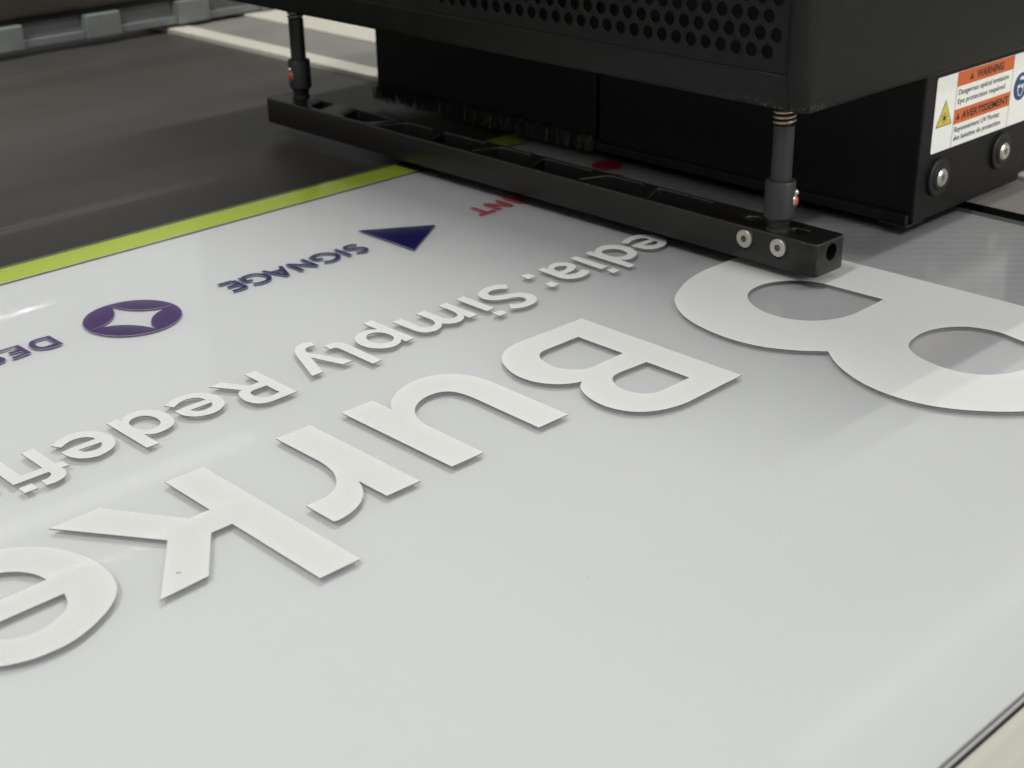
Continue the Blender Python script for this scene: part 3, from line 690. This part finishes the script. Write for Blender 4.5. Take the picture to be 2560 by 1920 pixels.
rays = [circle(0.8513, 0.0711, 0.0016, 20)]
for k in range(8):
    a = k * math.pi / 4 + 0.2
    c, s_ = math.cos(a), math.sin(a)
    p = lambda r, t: (0.8513 + c * r - s_ * t, 0.0711 + s_ * r + c * t)
    rays.append([p(0.0021, -0.00025), p(0.0040, -0.00025), p(0.0040, 0.00025), p(0.0021, 0.00025)])
lab_poly('ray_symbol', rays, TXT_L, 3)
lab_poly('blue_disc', [circle(0.9515, 0.0752, 0.0098, 48)], BLUE_L, 1, 'blue disc with a face wearing goggles')
face = [spline_loop([(0.9515 + a / 1e4, 0.0752 + b / 1e4, True) for a, b in ((-22, 58), (0, 72), (28, 66), (42, 48), (30, 40), (8, 52), (-14, 46))]),
        circle(0.9494, 0.0752, 0.0017, 18), circle(0.9538, 0.0752, 0.0017, 18),
        stroke_loop([(0.9515 + a / 1e4, 0.0752 + b / 1e4) for a, b in ((-42, 10), (-38, -25), (-20, -58), (6, -68), (30, -50), (42, -15))], 0.0007)]
lab_poly('face_symbol', face, WHITE_L, 2)

# ------------------------------------------------------------------ guard bar
def rrect(x0, x1, y0, y1, r, n=6):
    out = []
    for cx, cy, a0 in ((x1 - r, y1 - r, 0), (x0 + r, y1 - r, 90), (x0 + r, y0 + r, 180), (x1 - r, y0 + r, 270)):
        for k in range(n + 1):
            a = math.radians(a0 + 90 * k / n); out.append((cx + r * math.cos(a), cy + r * math.sin(a)))
    return out
def rpoly(pts, r, n=5):
    out = []
    for i, p in enumerate(pts):
        p = Vector(p); a = (Vector(pts[i - 1]) - p); b = (Vector(pts[(i + 1) % len(pts)]) - p)
        rr = min(r, a.length * 0.45, b.length * 0.45)
        A = p + a.normalized() * rr; B = p + b.normalized() * rr
        for k in range(n + 1):
            t = k / n; q = A * (1 - t) ** 2 + p * 2 * t * (1 - t) + B * t * t; out.append((q.x, q.y))
    return out
bx0, bx1, by0, by1, bz0, bz1 = 0.6900, 0.7200, 0.4590, 1.0200, 0.0062, 0.0272
loops = [rrect(bx0, bx1, by0, by1, 0.0035)]
c = 0.634; k = 0
cs = []
while c > 0.545: cs.append((c, k)); c -= 0.0540; k += 1
c = 0.688; k = 1
while c < 0.95: cs.append((c, k)); c += 0.0540; k += 1
fx, bk = 0.6938, 0.7163
for c, k in cs:
    if k % 2 == 0: q = [(fx, c - 0.0250), (fx, c + 0.0250), (bk, c + 0.0150), (bk, c - 0.0170)]
    else: q = [(fx, c - 0.0150), (fx, c + 0.0150), (bk, c + 0.0245), (bk, c - 0.0240)]
    loops.append(rpoly(q[::-1], 0.0045))
loops.append(rpoly([(0.6950, 0.950), (0.6975, 0.967), (0.7160, 0.972), (0.7160, 0.957)], 0.004))
loops.append(circle(0.7065, 0.5185, 0.0048, 28))
loops.append(rpoly([(0.7020, 0.477), (0.7020, 0.489), (0.7100, 0.489), (0.7100, 0.477)], 0.0035))
me = plate_mesh('guard_bar', loops, bz0, bz1, bevel=0.0008)
bar = link('guard_bar', me, [BAR_M, EDGE_SHINE, RECESS_DARK], car)
# bore in the end face and two screw counterbores, cut into the solid
def cut(o, tools):
    for t in tools:
        md = o.modifiers.new('bore', 'BOOLEAN'); md.operation = 'DIFFERENCE'; md.object = t; md.solver = 'EXACT'
    dg = bpy.context.evaluated_depsgraph_get(); dg.update()
    me2 = bpy.data.meshes.new_from_object(o.evaluated_get(dg))
    o.modifiers.clear(); o.data = me2
    for t in tools: bpy.data.objects.remove(t)
bore = MB().cyl((0.7055, 0.455, 0.0195), (0.7055, 0.470, 0.0195), 0.0054, n=36).build('tool', RUBBER)
cb = [MB().cyl((0.686, y, 0.0190), (0.6910, y, 0.0190), 0.0066, n=36).build('tool', RUBBER) for y in (0.5120, 0.4865)]
cut(bar, [bore] + cb)
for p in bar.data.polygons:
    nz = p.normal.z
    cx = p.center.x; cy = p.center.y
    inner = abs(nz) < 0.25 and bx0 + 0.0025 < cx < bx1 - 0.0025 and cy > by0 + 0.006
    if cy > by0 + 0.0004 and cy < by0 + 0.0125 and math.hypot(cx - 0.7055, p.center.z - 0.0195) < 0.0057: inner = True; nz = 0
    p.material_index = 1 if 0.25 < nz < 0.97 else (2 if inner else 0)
fix_smooth(bar, 30)
MB().box(bx0 + 0.0015, bx1 - 0.0015, by0 + 0.017, by1 - 0.002, bz0 + 0.0005, bz0 + 0.0035).build('added_bar_floor', RECESS_DARK, bar)  # added dark floor closes the pockets
for y in (0.5117, 0.4863):
    h = MB().lathe((0.6905, y, 0.0197), (-1, 0, 0), [(0, 0.0056), (0.0019, 0.0056), (0.0021, 0.0054), (0.0021, 0.0022), (0.0006, 0.0021)], 40)
    h.lathe((0.6892, y, 0.0197), (-1, 0, 0), [(0, 0.0019), (0.0003, 0.0019)], 6, mi=1)
    h.build('screw', [STEEL, SCREW_IN], bar, 30)

def post(px, py, bdir, ztop):
    p = MB().lathe((px, py, 0), (0, 0, 1), [(0.0262, 0.0072), (0.0290, 0.0072), (0.0292, 0.0060), (0.0310, 0.0064), (0.0325, 0.0072), (0.0330, 0.0063), (0.0925, 0.0063)], 40).build('support_post', POST_M, car, 35)
    MB().lathe((px, py, 0), (0, 0, 1), [(0.0340, 0.0074), (0.0362, 0.0092), (0.0575, 0.0093), (0.0588, 0.0088), (0.0592, 0.0078)], 48).build('collar', POST_M, p, 30)
    pts = []
    n = 24; turns = 9
    for i in range(n * turns + 1):
        a = 2 * math.pi * i / n
        pts.append((px + 0.0060 * math.cos(a), py + 0.0060 * math.sin(a), 0.0932 + 0.0030 * i / n))
    MB().tube(pts, 0.0011, 8).build('spring', SPRING_M, p, 60)
    MB().cyl((px, py, 0.092), (px, py, 0.125), 0.0045, n=24).build('inner_rod', RUBBER, p, 40)
    d = Vector(bdir).normalized(); c0 = Vector((px, py, 0.0465)) + d * 0.0086
    b = MB().lathe(c0, d, [(0, 0.0042), (0.0010, 0.0042), (0.0012, 0.0034)], 24).build('button_ring', STEEL, p, 30)
    MB().lathe(c0 + Vector((0, 0, -0.0002)), d, [(0.0006, 0.0034), (0.0016, 0.0032), (0.0024, 0.0020), (0.0027, 0.0005)], 24).build('orange_button', ORANGE, p, 50)
    bmm = bmesh.new(); bmesh.ops.create_uvsphere(bmm, u_segments=16, v_segments=10, radius=0.0021)
    for v in bmm.verts: v.co += c0 + Vector((0, 0, 0.0050)) + d * 0.0006
    me = bpy.data.meshes.new('steel_ball'); bmm.to_mesh(me); bmm.free()
    link('steel_ball', me, [STEEL], p, True)
post(0.6990, 0.4942, (0.55, -1, 0), 0.1)
post(0.7120, 0.9980, (-1, 0.05, 0), 0.1)
